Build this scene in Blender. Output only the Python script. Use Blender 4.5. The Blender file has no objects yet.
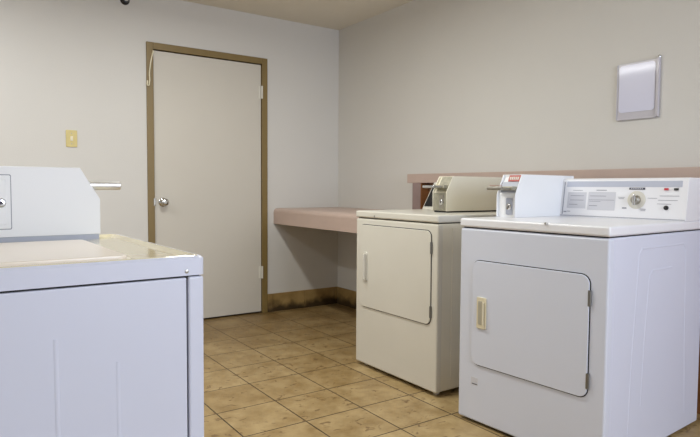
import bpy, bmesh, math, random
from mathutils import Vector, Matrix
random.seed(3)
S = bpy.context.scene
COL = S.collection

def lin(h):
    o = []
    for c in h:
        c /= 255.0
        o.append(c/12.92 if c <= .04045 else ((c+.055)/1.055)**2.4)
    return (o[0], o[1], o[2], 1)

# ------------------------------------------------------------------ camera
CAM_F, YAW, PITCH, ROLL = 581.807, .6016, .0517, .0066
CAM_P = Vector((-2.8494, -4.3422, 1.0331))
F = Vector((math.sin(YAW)*math.cos(PITCH), math.cos(YAW)*math.cos(PITCH), -math.sin(PITCH)))
Rt = Vector((math.cos(YAW), -math.sin(YAW), 0)); U = Rt.cross(F)
R2 = Rt*math.cos(ROLL)+U*math.sin(ROLL); U2 = -Rt*math.sin(ROLL)+U*math.cos(ROLL)
cd = bpy.data.cameras.new('camera'); cam = bpy.data.objects.new('camera', cd); COL.objects.link(cam)
m = Matrix.Identity(4)
for i in range(3):
    m[i][0] = R2[i]; m[i][1] = U2[i]; m[i][2] = -F[i]; m[i][3] = CAM_P[i]
cam.matrix_world = m
cd.sensor_width = 36; cd.lens = 36*CAM_F/700; cd.clip_start = .02
S.camera = cam

# ------------------------------------------------------------------ world, light, exposure
w = bpy.data.worlds.new('World'); S.world = w; w.use_nodes = True
w.node_tree.nodes['Background'].inputs[0].default_value = (.62, .74, 1, 1)
w.node_tree.nodes['Background'].inputs[1].default_value = 1.2
def area(name, loc, rot, sx, sy, power, col):
    l = bpy.data.lights.new(name, 'AREA'); l.shape = 'RECTANGLE'; l.size = sx; l.size_y = sy
    l.energy = power; l.color = col
    o = bpy.data.objects.new(name, l); COL.objects.link(o); o.location = loc; o.rotation_euler = rot
    return o
H = 2.42
X0, Y0 = -4.3, -6.3             # left wall, wall behind the camera
# daylight outside the window behind the camera
area('window_daylight', (-1.25, Y0-.25, 1.6), (math.radians(90), 0, 0), 2.1, 1.4, 82, (.76, .84, 1))
# ceiling tubes: first one throws the counter shadow, other two added as fill
TUBES = [(-1.68, -1.75), (-3.2, -1.2), (-1.9, -5.0)]
TUBE_POWER = (27, 20, 12)
TUBE_COLOR = ((.965, .985, .96), (.95, .98, 1), (.88, .94, 1))
for (x, y), pw, tc_ in zip(TUBES, TUBE_POWER, TUBE_COLOR):
    area('ceiling_and_fill_light', (x, y, H-.095), (0, 0, 0), .12, 1.15, pw, tc_)
S.view_settings.view_transform = 'Standard'; S.view_settings.look = 'None'
S.view_settings.gamma = 1; S.view_settings.use_curve_mapping = False
S.view_settings.exposure = 0.1

# ------------------------------------------------------------------ materials
def mat(name, col, rough=.5, metal=0, var=0, vscale=3, bump=0, bscale=60, coat=0, col2=None, spec=.5):
    mt = bpy.data.materials.new(name); mt.use_nodes = True
    nt = mt.node_tree; b = nt.nodes['Principled BSDF']
    c = lin(col)
    b.inputs['Base Color'].default_value = c
    b.inputs['Roughness'].default_value = rough; b.inputs['Metallic'].default_value = metal
    b.inputs['Coat Weight'].default_value = coat; b.inputs['Coat Roughness'].default_value = .08
    b.inputs['Specular IOR Level'].default_value = spec
    tc = nt.nodes.new('ShaderNodeTexCoord')
    n = nt.nodes.new('ShaderNodeTexNoise'); n.inputs['Scale'].default_value = vscale; n.inputs['Detail'].default_value = 5
    nt.links.new(tc.outputs['Object'], n.inputs['Vector'])
    r = nt.nodes.new('ShaderNodeValToRGB')
    c2 = lin(col2) if col2 else tuple(max(0, k*(1-var)) for k in c[:3])+(1,)
    r.color_ramp.elements[0].position = .35; r.color_ramp.elements[0].color = c2
    r.color_ramp.elements[1].position = .62; r.color_ramp.elements[1].color = c
    nt.links.new(n.outputs['Fac'], r.inputs['Fac']); nt.links.new(r.outputs['Color'], b.inputs['Base Color'])
    if bump:
        n2 = nt.nodes.new('ShaderNodeTexNoise'); n2.inputs['Scale'].default_value = bscale; n2.inputs['Detail'].default_value = 3
        nt.links.new(tc.outputs['Object'], n2.inputs['Vector'])
        bp = nt.nodes.new('ShaderNodeBump'); bp.inputs['Strength'].default_value = bump; bp.inputs['Distance'].default_value = .002
        nt.links.new(n2.outputs['Fac'], bp.inputs['Height']); nt.links.new(bp.outputs['Normal'], b.inputs['Normal'])
    return mt

def floor_mat():
    mt = bpy.data.materials.new('ceramic_floor_tile'); mt.use_nodes = True
    nt = mt.node_tree; b = nt.nodes['Principled BSDF']; L = nt.links.new; N = nt.nodes.new
    tc = N('ShaderNodeTexCoord')
    br = N('ShaderNodeTexBrick'); br.offset = 0; br.squash = 1
    br.inputs['Scale'].default_value = 1; br.inputs['Brick Width'].default_value = .2985; br.inputs['Row Height'].default_value = .2985
    br.inputs['Mortar Size'].default_value = .0032; br.inputs['Mortar Smooth'].default_value = .25
    br.inputs['Color1'].default_value = lin((184, 160, 115)); br.inputs['Color2'].default_value = lin((166, 141, 96))
    br.inputs['Mortar'].default_value = lin((58, 42, 24))
    L(tc.outputs['Object'], br.inputs['Vector'])
    # mottling of the glaze
    n1 = N('ShaderNodeTexNoise'); n1.inputs['Scale'].default_value = 9; n1.inputs['Detail'].default_value = 8; n1.inputs['Roughness'].default_value = .62
    L(tc.outputs['Object'], n1.inputs['Vector'])
    r1 = N('ShaderNodeValToRGB'); r1.color_ramp.elements[0].position = .3; r1.color_ramp.elements[0].color = (.62, .55, .42, 1)
    r1.color_ramp.elements[1].position = .62; r1.color_ramp.elements[1].color = (1, 1, 1, 1); L(n1.outputs['Fac'], r1.inputs['Fac'])
    m1 = N('ShaderNodeMixRGB'); m1.blend_type = 'MULTIPLY'; m1.inputs[0].default_value = 1
    L(br.outputs['Color'], m1.inputs[1]); L(r1.outputs['Color'], m1.inputs[2])
    # small brown pits
    mp = N('ShaderNodeMapping'); mp.inputs['Scale'].default_value = (1, 1.5, 1); mp.inputs['Rotation'].default_value = (0, 0, .6); L(tc.outputs['Object'], mp.inputs['Vector'])
    n2 = N('ShaderNodeTexNoise'); n2.inputs['Scale'].default_value = 15; n2.inputs['Detail'].default_value = 4; n2.inputs['Distortion'].default_value = 1.2
    L(mp.outputs['Vector'], n2.inputs['Vector'])
    r2 = N('ShaderNodeValToRGB'); r2.color_ramp.elements[0].position = .61; r2.color_ramp.elements[0].color = (0, 0, 0, 1)
    r2.color_ramp.elements[1].position = .67; r2.color_ramp.elements[1].color = (.7, .7, .7, 1); L(n2.outputs['Fac'], r2.inputs['Fac'])
    m2 = N('ShaderNodeMixRGB'); m2.inputs[2].default_value = lin((104, 76, 42)); L(r2.outputs['Color'], m2.inputs[0]); L(m1.outputs['Color'], m2.inputs[1])
    # dirt plus painted-in shade from the counter, stronger towards the back wall
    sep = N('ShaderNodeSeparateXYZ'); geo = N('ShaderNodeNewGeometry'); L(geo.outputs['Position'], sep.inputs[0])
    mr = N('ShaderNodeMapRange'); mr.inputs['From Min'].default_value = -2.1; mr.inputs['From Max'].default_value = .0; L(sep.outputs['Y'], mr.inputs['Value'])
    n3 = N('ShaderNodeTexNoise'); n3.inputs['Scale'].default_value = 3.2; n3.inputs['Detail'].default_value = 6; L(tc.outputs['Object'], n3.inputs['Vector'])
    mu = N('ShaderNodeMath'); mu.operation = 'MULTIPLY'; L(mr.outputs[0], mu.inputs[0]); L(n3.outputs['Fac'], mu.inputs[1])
    mu2 = N('ShaderNodeMath'); mu2.operation = 'MULTIPLY'; mu2.inputs[1].default_value = DIRT_SHADE; mu2.use_clamp = True; L(mu.outputs[0], mu2.inputs[0])
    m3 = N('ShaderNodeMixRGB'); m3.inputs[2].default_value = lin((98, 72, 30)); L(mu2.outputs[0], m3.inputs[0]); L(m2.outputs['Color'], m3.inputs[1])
    L(m3.outputs['Color'], b.inputs['Base Color'])
    rr = N('ShaderNodeMapRange'); rr.inputs['To Min'].default_value = .33; rr.inputs['To Max'].default_value = .6; L(n1.outputs['Fac'], rr.inputs['Value'])
    L(rr.outputs[0], b.inputs['Roughness'])
    inv = N('ShaderNodeMath'); inv.operation = 'SUBTRACT'; inv.inputs[0].default_value = 1; L(br.outputs['Fac'], inv.inputs[1])
    ad = N('ShaderNodeMath'); ad.operation = 'MULTIPLY_ADD'; ad.inputs[1].default_value = .25; L(n1.outputs['Fac'], ad.inputs[0]); L(inv.outputs[0], ad.inputs[2])
    bp = N('ShaderNodeBump'); bp.inputs['Strength'].default_value = .6; bp.inputs['Distance'].default_value = .002
    L(ad.outputs[0], bp.inputs['Height']); L(bp.outputs['Normal'], b.inputs['Normal'])
    return mt
DIRT_SHADE = 1.35

def base_tile_mat():
    mt = bpy.data.materials.new('base_tile'); mt.use_nodes = True
    nt = mt.node_tree; b = nt.nodes['Principled BSDF']; L = nt.links.new; N = nt.nodes.new
    geo = N('ShaderNodeNewGeometry'); sep = N('ShaderNodeSeparateXYZ'); L(geo.outputs['Position'], sep.inputs[0])
    n = N('ShaderNodeTexNoise'); n.inputs['Scale'].default_value = 7; n.inputs['Detail'].default_value = 6; L(geo.outputs['Position'], n.inputs['Vector'])
    r = N('ShaderNodeValToRGB'); r.color_ramp.elements[0].position = .35; r.color_ramp.elements[0].color = lin((140, 114, 68))
    r.color_ramp.elements[1].position = .65; r.color_ramp.elements[1].color = lin((170, 142, 92)); L(n.outputs['Fac'], r.inputs['Fac'])
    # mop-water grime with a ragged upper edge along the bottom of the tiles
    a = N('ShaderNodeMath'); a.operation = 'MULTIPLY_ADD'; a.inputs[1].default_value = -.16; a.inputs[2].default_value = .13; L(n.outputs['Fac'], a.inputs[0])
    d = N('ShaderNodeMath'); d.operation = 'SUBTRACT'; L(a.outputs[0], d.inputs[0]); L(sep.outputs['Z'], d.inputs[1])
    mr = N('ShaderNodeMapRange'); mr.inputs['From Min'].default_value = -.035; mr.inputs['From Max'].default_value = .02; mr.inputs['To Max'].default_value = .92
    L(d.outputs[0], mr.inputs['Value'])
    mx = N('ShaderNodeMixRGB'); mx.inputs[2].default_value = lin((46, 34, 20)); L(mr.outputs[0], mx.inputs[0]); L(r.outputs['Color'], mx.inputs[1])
    L(mx.outputs['Color'], b.inputs['Base Color']); b.inputs['Roughness'].default_value = .45
    return mt

def emit(name, col, s):
    mt = bpy.data.materials.new(name); mt.use_nodes = True
    b = mt.node_tree.nodes['Principled BSDF']; b.inputs['Base Color'].default_value = lin(col)
    b.inputs['Emission Color'].default_value = lin(col); b.inputs['Emission Strength'].default_value = s
    return mt

M = dict(
    wall=mat('painted_wall', (211, 208, 202), .75, bump=.35, bscale=110, var=.02, vscale=1.2),
    ceil=mat('painted_ceiling', (224, 217, 202), .85, bump=.5, bscale=90, var=.03),
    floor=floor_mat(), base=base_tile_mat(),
    slab=mat('door_paint', (202, 196, 184), .5, var=.03, vscale=1.5, bump=.1, bscale=40),
    casing=mat('tan_casing_paint', (128, 107, 62), .42, var=.06),
    white=mat('white_enamel', (236, 236, 239), .33, var=.015, coat=.2),
    white2=mat('white_sheet_daylit', (214, 217, 231), .38, var=.02, vscale=2),  # bluish daylight on the machine sides is tinted into this white
    grayfront=mat('white_front_enamel', (215, 219, 231), .35, var=.015),
    boxw=mat('white_coin_box_lit', (238, 239, 240), .45, var=.01),  # lighter than the cabinets: stronger light at box height is painted in
    boxc=mat('cream_coin_box_lit', (240, 234, 214), .45, var=.02),  # cream lightened to paint in the brighter light on the upper box
    cream=mat('aged_cream_enamel', (216, 212, 200), .34, var=.03, coat=.15),
    cream2=mat('aged_cream_side', (226, 220, 202), .4, var=.03, vscale=6),
    porcelain=mat('cream_porcelain', (228, 218, 184), .16, var=.03, coat=.6),
    lidm=mat('pale_lid_enamel', (232, 220, 204), .28, coat=.3),
    lam=mat('pink_beige_laminate', (190, 168, 156), .45, var=.04, vscale=14, bump=.05),
    lamdark=mat('mauve_laminate', (146, 126, 122), .5, var=.1, vscale=14),
    brown=mat('brown_plywood', (146, 98, 56), .6, var=.25, vscale=10),
    dark=mat('dark_gap', (38, 36, 36), .7),
    black=mat('black_plastic', (24, 24, 26), .35),
    chrome=mat('chrome', (205, 205, 205), .16, 1),
    satin=mat('satin_chrome', (226, 226, 226), .32, .85),
    steel=mat('brushed_steel', (176, 172, 162), .34, 1, var=.15, vscale=40),
    hinge=mat('hinge_metal', (140, 140, 138), .4, 1),
    greyp=mat('grey_plastic', (172, 176, 188), .45),
    greyband=mat('grey_band', (186, 190, 204), .4),
    label=mat('pale_grey_label', (206, 206, 212), .45),
    recess=mat('recess_shade_plastic', (176, 170, 152), .5),
    ink=mat('grey_ink', (150, 150, 160), .6),
    inkd=mat('dark_ink', (70, 70, 84), .6),
    red=mat('red_label', (170, 62, 48), .45), redl=mat('red_lens', (190, 30, 50), .3),
    ivory=mat('ivory_plastic', (224, 214, 184), .4), brass=mat('ivory_wall_plate', (206, 188, 118), .4, var=.08, vscale=30),
    paper=mat('pale_sheet', (208, 208, 226), .3, var=.03, coat=.6),
    plate=mat('frosted_plastic', (188, 184, 190), .3, 0, coat=.5),
    rubber=mat('rubber', (60, 58, 56), .7), foot=mat('white_foot', (214, 210, 198), .5),
    beige=mat('greenish_steel', (186, 182, 164), .4, .6, var=.2, vscale=50),
    lamp=emit('tube_diffuser', (255, 236, 205), 1.5),
    wood=mat('window_wood', (150, 126, 82), .5, var=.06),
)

# ------------------------------------------------------------------ mesh helpers
def new_obj(name, bm, material, parent=None, loc=None, smooth=True):
    me = bpy.data.meshes.new(name); bmesh.ops.recalc_face_normals(bm, faces=bm.faces)
    bm.to_mesh(me); bm.free()
    o = bpy.data.objects.new(name, me); COL.objects.link(o); me.materials.append(material)
    if parent: o.parent = parent
    if loc: o.location = loc
    if smooth:
        for p in me.polygons: p.use_smooth = True
        try: me.set_sharp_from_angle(angle=math.radians(40))
        except Exception: pass
        if name not in ('door_knob', 'lock', 'lock_cylinder', 'dial_knob', 'dial_plate', 'mount', 'tip', 'pin', 'screw', 'start_button', 'foot'):
            wn_ = o.modifiers.new('even_shading', 'WEIGHTED_NORMAL'); wn_.keep_sharp = True; wn_.weight = 100
    return o
def box(bm, a, b, bev=0, seg=2):
    vs = [bm.verts.new((x, y, z)) for x in (a[0], b[0]) for y in (a[1], b[1]) for z in (a[2], b[2])]
    fs = [(0,1,3,2), (4,6,7,5), (0,4,5,1), (2,3,7,6), (0,2,6,4), (1,5,7,3)]
    faces = [bm.faces.new([vs[i] for i in f]) for f in fs]
    bmesh.ops.recalc_face_normals(bm, faces=faces)
    if bev:
        es = list({e for f in faces for e in f.edges})
        bmesh.ops.bevel(bm, geom=es, offset=bev, segments=seg, affect='EDGES', profile=.5)
    return bm
def prism(bm, pts, axis, a, b, bev=0, seg=2):
    """closed outline pts (2-tuples) extruded from a to b along axis"""
    def P(p, t):
        if axis == 'y': return (p[0], t, p[1])
        if axis == 'x': return (t, p[0], p[1])
        return (p[0], p[1], t)
    A = [bm.verts.new(P(p, a)) for p in pts]; B = [bm.verts.new(P(p, b)) for p in pts]
    n = len(pts); faces = [bm.faces.new(A), bm.faces.new(B[::-1])]
    for i in range(n): faces.append(bm.faces.new((A[i], B[i], B[(i+1) % n], A[(i+1) % n])))
    bmesh.ops.recalc_face_normals(bm, faces=faces)
    if bev:
        es = list({e for f in faces for e in f.edges})
        bmesh.ops.bevel(bm, geom=es, offset=bev, segments=seg, affect='EDGES', profile=.5)
    return bm
def rrect(y0, y1, z0, z1, r, n=6):
    pts = []
    for cx, cy, a0 in ((y1-r, z1-r, 0), (y0+r, z1-r, 90), (y0+r, z0+r, 180), (y1-r, z0+r, 270)):
        for k in range(n+1):
            a = math.radians(a0+90*k/n); pts.append((cx+r*math.cos(a), cy+r*math.sin(a)))
    return pts
def cyl(bm, p0, p1, r0, r1=None, n=24):
    r1 = r0 if r1 is None else r1
    p0 = Vector(p0); p1 = Vector(p1); d = (p1-p0).normalized()
    a = d.orthogonal().normalized(); b = d.cross(a)
    A = [bm.verts.new(p0+r0*(a*math.cos(2*math.pi*i/n)+b*math.sin(2*math.pi*i/n))) for i in range(n)]
    B = [bm.verts.new(p1+r1*(a*math.cos(2*math.pi*i/n)+b*math.sin(2*math.pi*i/n))) for i in range(n)]
    bm.faces.new(A[::-1]); bm.faces.new(B)
    for i in range(n): bm.faces.new((A[i], A[(i+1) % n], B[(i+1) % n], B[i]))
    return bm
def lathe(bm, p0, d, prof, n=28):
    """prof: list of (distance along d, radius)"""
    p0 = Vector(p0); d = Vector(d).normalized(); a = d.orthogonal().normalized(); b = d.cross(a); rings = []
    for t, r in prof:
        rings.append([bm.verts.new(p0+d*t+max(r, 1e-4)*(a*math.cos(2*math.pi*i/n)+b*math.sin(2*math.pi*i/n))) for i in range(n)])
    for A, B in zip(rings, rings[1:]):
        for i in range(n): bm.faces.new((A[i], A[(i+1) % n], B[(i+1) % n], B[i]))
    bm.faces.new(rings[0][::-1]); bm.faces.new(rings[-1])
    return bm
BM = bmesh.new
def empty(name, loc, rz=0):
    o = bpy.data.objects.new(name, None); COL.objects.link(o); o.location = loc; o.rotation_euler = (0, 0, rz); o.empty_display_size = .1
    return o
def tag(o, label, cat, group=None):
    o['label'] = label; o['category'] = cat
    if group: o['group'] = group
    return o
def struct(o): o['kind'] = 'structure'; return o

# ------------------------------------------------------------------ room
TS, TX, TY = .2985, -1.8709, -1.2518
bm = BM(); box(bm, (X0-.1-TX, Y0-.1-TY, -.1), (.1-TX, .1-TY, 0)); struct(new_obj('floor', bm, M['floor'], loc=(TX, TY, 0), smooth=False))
bm = BM(); box(bm, (X0-.1, Y0-.1, H), (.1, .1, H+.1)); struct(new_obj('ceiling', bm, M['ceil'], smooth=False))
# door opening in the back wall
DX0, DX1, DZ = -1.663, -.700, 2.08   # casing outer edges
CW = .052                             # casing width
OX0, OX1, OZ = DX0+.035, DX1-.035, DZ-.035
bm = BM()
box(bm, (X0-.1, 0, 0), (OX0, .1, H)); box(bm, (OX1, 0, 0), (.1, .1, H)); box(bm, (OX0, 0, OZ), (OX1, .1, H))
struct(new_obj('wall_back', bm, M['wall'], smooth=False))
bm = BM(); box(bm, (0, Y0-.1, 0), (.1, 0, H)); struct(new_obj('wall_right', bm, M['wall'], smooth=False))
bm = BM(); box(bm, (X0-.1, Y0-.1, 0), (X0, 0, H)); struct(new_obj('wall_left', bm, M['wall'], smooth=False))
WX0, WX1, WZ0, WZ1 = -2.25, -.25, .9, 2.25
bm = BM()
box(bm, (X0, Y0-.1, 0), (WX0, Y0, H)); box(bm, (WX1, Y0-.1, 0), (0, Y0, H))
box(bm, (WX0, Y0-.1, 0), (WX1, Y0, WZ0)); box(bm, (WX0, Y0-.1, WZ1), (WX1, Y0, H))
struct(new_obj('wall_front', bm, M['wall'], smooth=False))
wn = struct(empty('window_1', ((WX0+WX1)/2, Y0, WZ0)))
hw = (WX1-WX0)/2; hz = WZ1-WZ0
bm = BM()
for a, b in (((-hw, -.07, 0), (-hw+.05, -.03, hz)), ((hw-.05, -.07, 0), (hw, -.03, hz)), ((-.025, -.07, .05), (.025, -.03, hz-.05)),
             ((-hw+.05, -.07, 0), (hw-.05, -.03, .05)), ((-hw+.05, -.07, hz-.05), (hw-.05, -.03, hz))): box(bm, a, b, .004)
new_obj('window_frame', bm, M['wood'], wn)

# door
dr = struct(empty('door_1', ((DX0+DX1)/2, 0, 0)))
dc = (DX0+DX1)/2
bm = BM()
# casing: outer face + jamb as one steel frame, mitred look
for a, b in (((DX0-dc, -.014, 0), (DX0+CW-dc-.004, .1, DZ)), ((DX1-CW-dc+.004, -.014, 0), (DX1-dc, .1, DZ)),
             ((DX0+CW-dc-.004, -.014, DZ-CW+.004), (DX1-CW-dc+.004, .1, DZ))): box(bm, a, b, .003)
new_obj('casing', bm, M['casing'], dr)
SX0, SX1 = DX0+CW-dc, DX1-CW-dc
bm = BM(); box(bm, (SX0, .0, .014), (SX1-.001, .04, DZ-CW-.003), .002); slab = new_obj('slab', bm, M['slab'], dr)
bm = BM(); box(bm, (SX0, .045, .0), (SX1, .06, DZ-CW+.004)); new_obj('door_stop', bm, M['dark'], dr)
kx, kz = -1.551-dc, .922
bm = BM(); lathe(bm, (kx, 0, kz), (0, -1, 0), [(0, .033), (.004, .033), (.009, .028), (.012, .014), (.03, .012), (.036, .02), (.046, .0275), (.056, .0275), (.064, .022), (.067, .012), (.068, .001)])
kn = new_obj('door_knob', bm, M['chrome'], dr)
bm = BM(); lathe(bm, (kx, -.0655, kz), (0, -1, 0), [(0, .011), (.004, .011), (.0045, .001)]); new_obj('lock_cylinder', bm, M['steel'], kn)
bm = BM(); box(bm, (SX0-.012, -.018, kz-.025), (SX0+.004, -.001, kz+.03), .002); new_obj('strike_plate', bm, M['steel'], dr)
for z in (1.805, .34):
    bm = BM(); cyl(bm, (SX1+.001, -.016, z-.05), (SX1+.001, -.016, z+.05), .0075); box(bm, (SX1-.022, -.004, z-.05), (SX1-.003, .0, z+.05), .001)
    new_obj('hinge', bm, M['foot'], dr)
# loose strip of weather seal hanging from the upper left of the casing
cu = bpy.data.curves.new('weather_seal', 'CURVE'); cu.dimensions = '3D'; cu.bevel_depth = .0045
sp = cu.splines.new('BEZIER'); pts = [(SX0-.004, -.017, 2.02), (SX0-.022, -.022, 1.95), (SX0-.034, -.02, 1.86), (SX0-.035, -.02, 1.79), (SX0-.046, -.024, 1.765), (SX0-.05, -.022, 1.80)]
sp.bezier_points.add(len(pts)-1)
for bp_, p in zip(sp.bezier_points, pts): bp_.co = p; bp_.handle_left_type = bp_.handle_right_type = 'AUTO'
tmp = bpy.data.objects.new('t', cu); COL.objects.link(tmp)
dg = bpy.context.evaluated_depsgraph_get(); me = bpy.data.meshes.new_from_object(tmp.evaluated_get(dg)); bpy.data.objects.remove(tmp)
me.materials.clear(); me.materials.append(M['ivory']); o = bpy.data.objects.new('weather_seal', me); COL.objects.link(o); o.parent = dr

# tile baseboards
HB = .152
def base_run(name, horiz, a, b, off, joints):
    bm = BM(); cuts = sorted([a, b]+[j for j in joints if a < j < b])
    for p, q in zip(cuts, cuts[1:]):
        if horiz: box(bm, (p+.001, -.011, .0), (q-.001, 0, HB), .002)
        else: box(bm, (-.011, p+.001, 0), (0, q-.001, HB), .002)
    return struct(new_obj(name, bm, M['base']))
jx = [-.04-.3057*k for k in range(20)]
base_run('baseboard_back', True, DX1+.001, -.0115, 0, jx)
base_run('baseboard_left', True, X0, DX0-.001, 0, jx)
base_run('baseboard_right', False, -1.11, 0, 0, [-.06-.3057*k for k in range(5)])

# ------------------------------------------------------------------ counter along the right wall
CT, CB = .866, .737
ct = tag(empty('laminate_counter', (-.32, -.555, CB)), 'pink beige laminate counter with thick rounded front edge in the back corner', 'counter')
prof = [(.32, CT-CB), (-.285, CT-CB), (-.305, CT-CB-.006), (-.316, CT-CB-.018), (-.32, CT-CB-.035), (-.32, 0), (-.30, 0), (-.30, CT-CB-.04), (.32, CT-CB-.04)]
bm = BM(); prism(bm, prof, 'y', -.555, .553); prism(bm, [(min(p[0], .215), p[1]) for p in prof], 'y', -.90, -.555); new_obj('countertop', bm, M['lam'], ct)
bm = BM(); box(bm, (.29, -.54, 0), (.318, .55, CT-CB-.04), .002); box(bm, (-.30, .53, 0), (.291, .552, CT-CB-.04), .002); new_obj('support_cleat', bm, M['wood'], ct)

# ------------------------------------------------------------------ utility ledge behind the dryers
LY0, LY1 = -1.057, -4.7
lg = tag(empty('utility_ledge', (-.045, (LY0+LY1)/2, 0)), 'low pink laminate topped ledge along the right wall behind the dryers', 'ledge')
cy_ = (LY0+LY1)/2; yl = (LY0-LY1)/2
bm = BM(); box(bm, (-.045, -yl, 1.075), (.044, yl, 1.140), .004); new_obj('ledge_top', bm, M['lam'], lg)
bm = BM(); box(bm, (-.043, -1.203-cy_, 0), (.044, -1.116-cy_, 1.0745), .002); new_obj('end_panel', bm, M['lamdark'], lg)
bm = BM(); box(bm, (-.040, -1.209-cy_, 0), (.029, -1.2035-cy_, 1.0745)); new_obj('inner_board', bm, M['brown'], lg)
bm = BM(); box(bm, (.03, LY1+.02-cy_, 0), (.044, -1.210-cy_, 1.0745)); new_obj('back_panel', bm, M['brown'], lg)
for y in (-2.9, -4.6):
    bm = BM(); box(bm, (-.03, y-.02-cy_, 0), (.03, y+.02-cy_, 1.0745), .002); new_obj('stud', bm, M['brown'], lg)

# ------------------------------------------------------------------ small wall things
sw = tag(empty('light_switch', (-2.164, 0, 1.358)), 'ivory yellow light switch plate on the back wall left of the door', 'light switch')
bm = BM(); prism(bm, rrect(-.035, .035, -.057, .057, .004, 3), 'y', 0, -.006, .0015); new_obj('wall_plate', bm, M['brass'], sw)
bm = BM(); box(bm, (-.008, -.012, -.016), (.008, -.004, .016), .002); new_obj('toggle', bm, M['ivory'], sw)
for z in (-.035, .035):
    bm = BM(); lathe(bm, (0, -.0055, z), (0, -1, 0), [(0, .0035), (.0015, .003), (.0018, .001)], 12); new_obj('screw', bm, M['steel'], sw)

sh = tag(empty('sign_holder', (0, -2.733, 1.392)), 'pale silvery sheet in a clear holder high on the right wall', 'sign holder')
bm = BM(); box(bm, (-.008, -.108, 0), (0, .108, .282), .002); new_obj('back_plate', bm, M['plate'], sh)
bm = BM(); prism(bm, rrect(-.088, .097, .035, .272, .016, 5), 'x', -.0085, -.0105); new_obj('sheet', bm, M['paper'], sh)
bm = BM(); box(bm, (-.016, -.109, .0), (-.0, -.094, .284), .003); box(bm, (-.012, .104, 0), (0, .109, .278), .001); box(bm, (-.013, -.094, -.003), (0, .104, .004), .001); new_obj('side_channel', bm, M['plate'], sh)
bm = BM(); lathe(bm, (-.008, -.105, .284), (0, 0, 1), [(0, .005), (.006, .006), (.012, .004), (.013, .001)], 14); new_obj('pin', bm, M['chrome'], sh)

fx = tag(empty('wall_fitting', (-1.805, 0, 2.345)), 'small black round fitting high on the back wall above the door corner', 'wall fitting')
bm = BM(); lathe(bm, (0, 0, 0), (0, -1, 0), [(0, .032), (.006, .032), (.014, .024), (.03, .018), (.034, .001)]); new_obj('mount', bm, M['black'], fx)
bm = BM(); lathe(bm, (0, -.034, .0), (0, -1, 0), [(0, .012), (.01, .016), (.018, .012), (.022, .001)], 20); new_obj('tip', bm, M['chrome'], fx)

for (x, y) in TUBES:  # last two fixtures are unseen additions that carry the fill lights
    t = tag(empty('ceiling_and_fill_fixture', (x, y, H)), 'long white ceiling tube fixture ' + {-1.75: 'between the washer and the dryers', -1.2: 'added unseen to brighten the upper left wall', -5.0: 'added unseen to fill the near machine sides'}[y], 'ceiling light', 'ceiling tube lights')
    bm = BM(); box(bm, (-.09, -.62, -.05), (.09, .62, 0), .006); new_obj('housing', bm, M['white'], t)
    bm = BM(); box(bm, (-.07, -.6, -.085), (.07, .6, -.05), .015, 3); new_obj('diffuser', bm, M['lamp'], t)

# ------------------------------------------------------------------ laundry machines
WID, TOPZ = .690, .905
def coin_unit(p, x, ya, yb, zb, xe, mats, style, sgn=1):
    """coin meter box: front at local x, between ya (near) and yb (far), bottom zb, back end at xe"""
    body, face, deck = mats
    zt = 1.103
    prof = [(x, zb), (x, zb+.105), (x+.048, zt), (xe, zt), (xe, zb)]
    bm = BM()
    y0, y1 = min(ya, yb), max(ya, yb)
    ins = .012  # recessed front between two side sheets
    prism(bm, prof, 'y', y0, y0+.004, .001, 1); prism(bm, prof, 'y', y1-.004, y1, .001, 1)
    inner = [(x+ins, zb), (x+ins, zb+.105), (x+.055, zt-.012), (x+.055, zt), (xe, zt), (xe, zb)]
    prism(bm, inner, 'y', y0+.0035, y1-.0035, .0008, 1)
    cb = new_obj('coin_box', bm, body, p)
    ym = (y0+y1)/2
    # lock plate on the front
    if style == 'c':
        bm = BM(); box(bm, (x+ins-.007, y0+.006, zb+.004), (x+ins-.001, y1-.006, zb+.098), .002); fp = new_obj('face_plate', bm, M['beige'], cb); fp['label'] = 'brushed metal face plate'
        bm = BM(); q = [(x+.006, zb+.112), (x+.046, zt-.003), (x+.050, zt-.003), (x+.016, zb+.105)]; prism(bm, q, 'y', y0+.006, y1-.03); new_obj('instruction_plate', bm, M['beige'], cb)
        ins = .006
    bm = BM(); box(bm, (x+ins-.003, ym-.018-.012*sgn, zb+.012), (x+ins+.001, ym+.018-.012*sgn, zb+.088), .001)
    lp = new_obj('lock_plate', bm, face, cb); lp['label'] = 'grey metal lock plate'
    bm = BM(); lathe(bm, (x+ins-.003, ym-.012*sgn, zb+.048), (-1, 0, 0), [(0, .015), (.003, .015), (.005, .011), (.0055, .001)], 20)
    lk = new_obj('lock', bm, M['chrome'], cb)
    bm = BM(); box(bm, (x+ins-.0095, ym-.012*sgn-.002, zb+.042), (x+ins-.0078, ym-.012*sgn+.002, zb+.054)); kh = new_obj('keyhole', bm, M['black'], lk)
    # coin slide: chrome block and a tongue with coin slots sticking out of the front
    zs = zb+.132
    bm = BM(); box(bm, (x-.012, y0+.008, zs-.008), (x+.05, y1-.008, zs+.010), .004)
    sl = new_obj('coin_slide', bm, deck, cb)
    bm = BM(); box(bm, (x-.075, y0+.018, zs-.004), (x-.012, y1-.018, zs+.004), .002); box(bm, (x-.088, y0+.012, zs-.007), (x-.068, y1-.012, zs+.008), .004)
    new_obj('slide_handle', bm, M['chrome'] if style == 'c' else M['steel'], sl)
    return cb, zs, ym, (y0, y1), x

def panel_seam(bm, pts, r):  # thin embossed rib following points
    for a, b in zip(pts, pts[1:]): cyl(bm, a, b, r, n=8)

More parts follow.
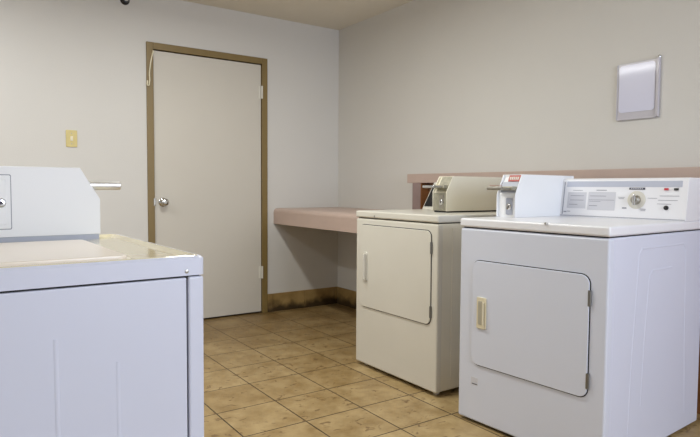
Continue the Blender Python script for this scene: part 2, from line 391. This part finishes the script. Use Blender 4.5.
def dryer(root, body, front, side, door, DEP, white):
    """local frame: origin = base centre; +x into depth, +y to the far side"""
    X = lambda v: v-DEP/2
    Y = lambda u: u-WID/2
    # cabinet: front panel wraps round the corners, side sheets slightly set in
    bm = BM(); box(bm, (X(.004), Y(.002), .012 if white else .022), (X(DEP), Y(WID-.002), .862), .007, 3); new_obj('cabinet', bm, side, root)
    bm = BM(); box(bm, (X(0), Y(0), .012 if white else .02), (X(.036), Y(WID), .861), .009, 3); new_obj('front_panel', bm, front, root)
    bm = BM(); box(bm, (X(.012), Y(.01), .855), (X(DEP-.01), Y(WID-.01), .872)); new_obj('top_gap', bm, M['dark'], root)
    bm = BM(); box(bm, (X(-.004), Y(-.003), .867), (X(DEP), Y(WID+.003), TOPZ), .009, 3); new_obj('top_panel', bm, body, root)
    for v in (.05, DEP-.05):
        for u in (.05, WID-.05):
            bm = BM(); cyl(bm, (X(v), Y(u), 0), (X(v), Y(u), .03), .016); new_obj('foot', bm, M['foot'], root)
    u0, u1, z0, z1 = door
    # door: dark seam behind a raised rounded panel
    bm = BM(); prism(bm, rrect(Y(u0)-.0035, Y(u1)+.0015, z0-.0035, z1+.0035, .037), 'x', X(.0), X(-.0012)); new_obj('door_seam', bm, M['dark'], root)
    bm = BM(); prism(bm, rrect(Y(u0), Y(u1), z0, z1, .034), 'x', X(.0), X(-.007), .003, 2); d = new_obj('door', bm, front, root)
    for z in ((z0+.065, z1-.085)):
        bm = BM(); cyl(bm, (X(-.004), Y(u0)-.003, z-.028), (X(-.004), Y(u0)-.003, z+.03), .0055, n=12); box(bm, (X(-.008), Y(u0)-.005, z-.028), (X(-.003), Y(u0)+.004, z+.03), .001)
        new_obj('hinge', bm, M['hinge'], d)
    return X, Y, d

# --- cream dryer (further from the camera)
def place(ax, ay, r, dep):
    c, s = math.cos(r), math.sin(r); v, u = dep/2, WID/2-.002
    return (ax+v*c-u*s, ay+v*s+u*c, 0)
d1 = tag(empty('clothes_dryer', place(-.8946, -2.2523, .003, .74), .003), 'yellowed cream coin operated dryer standing next to the pink counter', 'dryer', 'coin dryers by the ledge')
X, Y, d = dryer(d1, M['cream'], M['cream'], M['cream2'], (.045, .645, .356, .826), .74, False)
bm = BM(); prism(bm, rrect(Y(.567), Y(.612), .505, .672, .012, 4), 'x', X(-.006), X(-.013), .0015); hd = new_obj('handle', bm, M['cream'], d)
bm = BM(); prism(bm, rrect(Y(.577), Y(.600), .53, .66, .008, 4), 'x', X(-.0125), X(-.0145)); o = new_obj('handle_recess', bm, M['recess'], hd)
bm = BM(); box(bm, (X(-.034), Y(.571), .515), (X(-.014), Y(.583), .665), .005, 3); new_obj('handle_grip', bm, M['cream'], hd)
bm = BM(); lathe(bm, (X(-.004), Y(.51), .878), (-1, 0, 0), [(0, .006), (.002, .005), (.0025, .001)], 12); o = new_obj('screw', bm, M['steel'], d1)
bm = BM(); box(bm, (X(-.0008), Y(.242), .110), (X(.0005), Y(.254), .120)); box(bm, (X(-.0008), Y(.262), .124), (X(.0005), Y(.266), .145)); o = new_obj('paint_scuff', bm, M['foot'], d1); o['label'] = 'small pale scuff'
bm = BM()
for v in (.10, .22, .34):
    panel_seam(bm, [(X(v), Y(.0025), .06), (X(v), Y(.0025), .84)], .003)
prism(bm, [(X(.17), .06), (X(.30), .06), (X(.30), .19), (X(.17), .19)], 'y', Y(.003), Y(-.002), .002)
new_obj('side_rib', bm, M['cream2'], d1)
cb, zs, ym, ys, cx = coin_unit(d1, X(.25), Y(.205), Y(.315), TOPZ+.008, X(.71), (M['boxc'], M['steel'], M['beige']), 'c')
bm = BM(); box(bm, (X(.26), Y(.21), TOPZ-.001), (X(.70), Y(.31), TOPZ+.009)); new_obj('box_gap_shade', bm, M['dark'], cb)  # dark block painted as the shadow gap under the raised coin box
# console
bm = BM(); prism(bm, [(X(.50), TOPZ-.001), (X(.60), 1.075), (X(.735), 1.075), (X(.735), TOPZ-.001)], 'y', Y(.33), Y(.683), .004, 2); cs = new_obj('console', bm, M['cream'], d1)
bm = BM(); prism(bm, [(X(.512)-.004, .925), (X(.592)-.004, 1.06), (X(.592)+.003, 1.06), (X(.512)+.003, .925)], 'y', Y(.34), Y(.672)); o = new_obj('control_panel', bm, M['black'], cs); o['label'] = 'dark control panel face'

# --- white dryer (near)
d2 = tag(empty('clothes_dryer', place(-.9353, -3.1717, .056, .80), .056), 'bright white coin operated dryer with dial console in the right foreground', 'dryer', 'coin dryers by the ledge')
X, Y, d = dryer(d2, M['white'], M['grayfront'], M['white2'], (.068, .613, .268, .724), .80, True)
bm = BM(); prism(bm, rrect(Y(.532), Y(.582), .432, .568, .006, 4), 'x', X(-.006), X(-.013), .002); hd = new_obj('handle', bm, M['ivory'], d); hd['label'] = 'ivory recessed handle'
bm = BM(); prism(bm, rrect(Y(.546), Y(.572), .45, .552, .006, 4), 'x', X(-.0125), X(-.0145)); new_obj('handle_recess', bm, M['recess'], hd)
bm = BM(); box(bm, (X(-.022), Y(.539), .45), (X(-.014), Y(.546), .55), .003); new_obj('handle_grip', bm, M['ivory'], hd)
bm = BM(); box(bm, (X(-.001), Y(.578), .175), (X(.001), Y(.615), .207)); st = new_obj('sticker', bm, M['label'], d2); st['label'] = 'small pale sticker'
bm = BM(); box(bm, (X(-.0016), Y(.582), .177), (X(0), Y(.610), .180)); new_obj('sticker_print', bm, M['inkd'], st)
bm = BM(); lathe(bm, (X(-.004), Y(.255), .9), (0, 0, 1), [(0, .007), (.006, .006), (.007, .001)], 12); new_obj('screw', bm, M['steel'], d2)
# pressed panel shapes on the side sheet
def poly_rib(bm, pts, r=.0032, y=0):
    for a, b in zip(pts, pts[1:]): cyl(bm, (a[0], y, a[1]), (b[0], y, b[1]), r, n=10)
bm = BM(); y = Y(.0090)
poly_rib(bm, [(X(.175), .08), (X(.19), .4), (X(.225), .79), (X(.245), .812), (X(.60), .812), (X(.625), .79), (X(.64), .4), (X(.665), .08)], .0085, y)
poly_rib(bm, [(X(.27), .20), (X(.285), .45), (X(.31), .70), (X(.335), .722), (X(.50), .722)], .0085, y)
poly_rib(bm, [(X(.05), .02), (X(.05), .85)], .0078, y)
new_obj('side_rib', bm, M['white2'], d2)
# coin box
cb, zs, ym, ys, cx = coin_unit(d2, X(.24), Y(.58), Y(.686), TOPZ, X(.715), (M['boxw'], M['greyp'], M['beige']), 'r')
# red label on the slanted top of the slide cover
def slant(bm, t0, t1, ya, yb, h, x=cx, zb=TOPZ):
    P0 = Vector((x+.012, 0, zb+.105)); P1 = Vector((x+.055, 0, 1.101)); dv = P1-P0; n = Vector((-dv.z, 0, dv.x)).normalized()
    a, b = P0+dv*t0, P0+dv*t1; q = [a-n*.002, b-n*.002, b+n*h, a+n*h]
    prism(bm, [(k.x, k.z) for k in q], 'y', ya, yb)
bm = BM(); slant(bm, .66, .98, Y(.588), Y(.652), .0015); rl = new_obj('red_label', bm, M['red'], cb); rl['label'] = 'red label with white lettering'
bm = BM()
for k in range(5):
    yy = Y(.596)+k*.0105; slant(bm, .75, .89, yy, yy+.007, .0022)
new_obj('lettering', bm, M['foot'], rl)
bm = BM(); slant(bm, .1, .62, Y(.588), Y(.676), .004); new_obj('instruction_plate', bm, M['greyp'], cb)
bm = BM(); box(bm, (cx-.084, Y(.60), zs+.013), (cx-.07, Y(.66), zs+.0145)); new_obj('slide_marking', bm, M['red'], cb)
# console: white housing, slightly reclined face
CU0, CU1, CV, CZ = -.003, .596, .597, 1.088
bm = BM(); prism(bm, [(X(CV), TOPZ-.001), (X(CV+.024), CZ-.008), (X(CV+.032), CZ), (X(.79), CZ), (X(.79), TOPZ-.001)], 'y', Y(CU0), Y(CU1), .003, 2); cs = new_obj('console', bm, M['white'], d2)
def cface(bm, ua, ub, za, zb_, h):
    f = lambda z: X(CV)+.024*(z-TOPZ)/(CZ-.008-TOPZ)
    prism(bm, [(f(za)+.001, za), (f(zb_)+.001, zb_), (f(zb_)-h, zb_), (f(za)-h, za)], 'y', Y(ua), Y(ub))
bm = BM(); cface(bm, .022, .555, 1.048, 1.074, .0012); o = new_obj('trim_band', bm, M['greyband'], cs); o['label'] = 'bluish grey trim band'
bm = BM(); cface(bm, .0, .578, TOPZ+.004, TOPZ+.006, .0022); cface(bm, .565, .568, TOPZ+.01, 1.07, .0018); o = new_obj('seam_line', bm, M['ink'], cs)
bm = BM(); cface(bm, .448, .545, .945, 1.022, .001); o1 = new_obj('instruction_label', bm, M['label'], cs)
bm = BM()
for k, (a, b) in enumerate(((.46, .53), (.46, .53), (.49, .535))): cface(bm, a, b, 1.004-k*.021, 1.0065-k*.021, .0016)
for a, b in ((.47, .52),): cface(bm, a, b, 1.030, 1.032, .0016)
new_obj('printed_line', bm, M['ink'], o1)
bm = BM(); cface(bm, .305, .438, .94, 1.024, .001); o2 = new_obj('instruction_label', bm, M['label'], cs)
bm = BM(); cface(bm, .35, .43, 1.004, 1.0065, .0016); cface(bm, .31, .433, .986, .988, .0016); cface(bm, .375, .43, .979, .981, .0016); cface(bm, .39, .43, .958, .961, .0016); cface(bm, .35, .40, 1.031, 1.034, .0016)
new_obj('printed_line', bm, M['ink'], o2)
bm = BM(); cface(bm, .175, .245, 1.036, 1.045, .002); bg = new_obj('badge', bm, M['inkd'], cs); bg['label'] = 'dark badge strip above dial'
bm = BM()
for k in range(7): cface(bm, .184+k*.008, .189+k*.008, 1.0385, 1.0425, .0024)
new_obj('badge_lettering', bm, M['label'], bg)
for q in ((.262,.292,1.0,1.002), (.266,.29,.994,.996), (.12,.16,.998,1.0), (.25,.27,.95,.956), (.165,.19,.949,.952), (.165,.186,.943,.945),
          (.03,.11,1.0085,1.0105), (.035,.115,.990,.992), (.06,.118,.974,.976), (.545,.56,.925,.930), (.525,.542,.928,.931)):
    bm = BM(); cface(bm, *q, .0012); new_obj('printed_line', bm, M['ink'], cs)
fx_ = lambda z: X(CV)+.024*(z-TOPZ)/(CZ-.008-TOPZ)
bm = BM(); lathe(bm, (fx_(.99), Y(.208), .99), (-1, 0, .09), [(0, .040), (.002, .040), (.0035, .036), (.004, .001)], 40); dl = new_obj('dial_plate', bm, M['foot'], cs)
bm = BM(); lathe(bm, (fx_(.99)-.003, Y(.208), .99), (-1, 0, .09), [(0, .021), (.006, .020), (.02, .017), (.022, .015), (.0225, .001)], 30); kb = new_obj('dial_knob', bm, M['steel'], cs)
bm = BM(); box(bm, (fx_(.99)-.031, Y(.201), .968), (fx_(.99)-.022, Y(.213), 1.014), .003); new_obj('pointer', bm, M['chrome'], kb)
bm = BM(); cface(bm, .076, .092, 1.034, 1.043, .006); o = new_obj('indicator_light', bm, M['redl'], cs); o['label'] = 'red indicator light'
bm = BM(); cface(bm, .036, .052, 1.034, 1.043, .006); o = new_obj('indicator_light', bm, M['black'], cs); o['label'] = 'black indicator light'
bm = BM(); lathe(bm, (fx_(.959), Y(.079), .959), (-1, 0, .09), [(0, .010), (.006, .009), (.008, .006), (.0085, .001)], 20); new_obj('start_button', bm, M['black'], cs)

# --- white washer in the left foreground, front towards the dryers
WX, WY, WR, WH = -2.4056, -3.1507, .0264, .8893
WD = .70
c, s = math.cos(WR), math.sin(WR)
u, v = WID/2, WD/2
wa = tag(empty('washing_machine', (WX-v*c-u*s, WY-v*s+u*c, 0), math.pi+WR), 'white top loading washer with cream top in the left foreground', 'washing machine')
X = lambda v: v-WD/2
Y = lambda u: -(u-WID/2)          # u grows away from the camera
bm = BM(); box(bm, (X(.048), Y(.0125), .02), (X(WD-.004), Y(WID-.006), WH-.045), .004); new_obj('cabinet', bm, M['white2'], wa)
bm = BM(); box(bm, (X(.002), Y(.002), .02), (X(.036), Y(WID-.002), WH-.044), .005, 3); new_obj('front_panel', bm, M['white2'], wa)
bm = BM(); box(bm, (X(.0395), Y(.002), .02), (X(WD-.002), Y(.012), WH-.0455), .003)
new_obj('side_panel', bm, M['white2'], wa)
bm = BM(); box(bm, (X(.034), Y(.012), .03), (X(.0478), Y(WID-.012), WH-.05)); new_obj('panel_gap', bm, M['dark'], wa)
bm = BM(); y = Y(.0095)
poly_rib(bm, [(X(.178), .03), (X(.18), .69)], .0088, y); poly_rib(bm, [(X(.285), .03), (X(.29), .75)], .009, y); new_obj('side_rib', bm, M['white2'], wa)
bm = BM(); box(bm, (X(.01), Y(.008), WH-.05), (X(WD-.01), Y(WID-.008), WH-.034)); new_obj('top_gap', bm, M['dark'], wa)
for vv in (.06, WD-.06):
    for uu in (.06, WID-.06):
        bm = BM(); cyl(bm, (X(vv), Y(uu), 0), (X(vv), Y(uu), .03), .018); new_obj('foot', bm, M['rubber'], wa)
# white outer skirt of the top
def ring(bm, x0, x1, y0, y1, wx, z0, z1, bev):
    o_ = rrect(x0, x1, y0, y1, .012, 4); i_ = rrect(x0+wx, x1-wx, y0+wx, y1-wx, .03, 4)
    n = len(o_)
    A = [bm.verts.new((p[0], p[1], z0)) for p in o_]; B = [bm.verts.new((p[0], p[1], z1-bev)) for p in o_]
    Cc = [bm.verts.new((p[0]*(1), p[1], z1)) for p in rrect(x0+bev, x1-bev, y0+bev, y1-bev, .010, 4)]
    D = [bm.verts.new((p[0], p[1], z1)) for p in i_]; E = [bm.verts.new((p[0], p[1], z0)) for p in i_]
    for P, Q in ((A, B), (B, Cc), (Cc, D), (D, E), (E, A)):
        for k in range(n): bm.faces.new((P[k], P[(k+1) % n], Q[(k+1) % n], Q[k]))
xa, xb = X(0), X(WD); ya, yb = Y(WID), Y(0)
bm = BM(); ring(bm, xa, xb, ya, yb, .010, WH-.041, WH-.001, .005); new_obj('top_skirt', bm, M['white2'], wa)
# porcelain deck, dished a little inside its rim, with the lid let into it
def dish(bm, levels):
    prev = None
    for (ins, z, r) in levels:
        pts = rrect(xa+ins, xb-ins, ya+ins, yb-ins, r, 5); V = [bm.verts.new((p[0], p[1], z)) for p in pts]
        if prev:
            for k in range(len(V)): bm.faces.new((prev[k], prev[(k+1) % len(V)], V[(k+1) % len(V)], V[k]))
        prev = V
    bm.faces.new(prev)
bm = BM(); dish(bm, [(.006, WH-.003, .012), (.010, WH, .012), (.018, WH, .014), (.030, WH-.006, .02), (.034, WH-.007, .02)]); new_obj('top_deck', bm, M['porcelain'], wa)
bm = BM(); prism(bm, rrect(X(.132), X(.66), Y(.515), Y(.062), .02, 5), 'z', WH-.012, WH-.0062); o = new_obj('lid_seam', bm, M['cream2'], wa)
bm = BM(); prism(bm, rrect(X(.138), X(.655), Y(.51), Y(.068), .018, 5), 'z', WH-.010, WH+.002, .003, 2); new_obj('lid', bm, M['lidm'], wa)
bm = BM(); lathe(bm, (X(.04), Y(0), WH-.032), (0, 1, 0), [(0, .0045), (.0015, .004), (.002, .001)], 12); new_obj('screw', bm, M['steel'], wa)
# coin box across the far side of the top
bx, by0, by1 = X(.073), Y(.60), Y(.66)
zb_, zt_ = WH+.008, 1.086
prof = [(bx, zb_), (bx, .998), (bx+.052, zt_), (X(.60), zt_), (X(.60), zb_)]
bm = BM(); prism(bm, prof, 'y', by0, by1-.03, .002, 2); cb = new_obj('coin_box', bm, M['boxw'], wa)
bm = BM(); box(bm, (bx+.003, by0-.003, WH-.008), (X(.60), by1-.03, zb_)); o = new_obj('box_gap_shade', bm, M['greyp'], cb); o['label'] = 'grey strip under the coin box'  # grey strip stands in for shade in the gap below the box
xm = X(.315)
bm = BM(); prism(bm, rrect(xm-.02-.0, xm+.08, .918, 1.064, .004, 3), 'y', by0, by0+.0015); o = new_obj('door_outline', bm, M['ink'], cb)
bm = BM(); prism(bm, rrect(xm-.018, xm+.078, .920, 1.062, .003, 3), 'y', by0, by0+.003, .001, 1); sd = new_obj('service_door', bm, M['boxw'], cb)
bm = BM(); ring_pts = rrect(xm-.008, xm+.068, .930, 1.052, .004, 3); prism(bm, ring_pts, 'y', by0+.002, by0+.005, .0015, 1); new_obj('door_panel', bm, M['boxw'], sd)
bm = BM(); lathe(bm, (xm+.005, by0+.004, .989), (0, 1, 0), [(0, .012), (.004, .012), (.007, .009), (.0075, .001)], 24); lk = new_obj('lock', bm, M['chrome'], sd)
bm = BM(); lathe(bm, (xm+.005, by0+.011, .989), (0, 1, 0), [(0, .004), (.001, .004), (.0012, .001)], 14); new_obj('keyhole', bm, M['inkd'], lk)
# half round chrome coin slide sticking out of the front
bm = BM()
pp = [(by0-.012+.013*math.cos(a)-.02, 1.037+.013*math.sin(a)) for a in [2*math.pi*k/18 for k in range(18)]]
pp = [(p[0]*1.0, p[1]) for p in pp]
prism(bm, pp, 'x', bx+.05, X(.009), .0015, 1); new_obj('coin_slide', bm, M['satin'], cb)
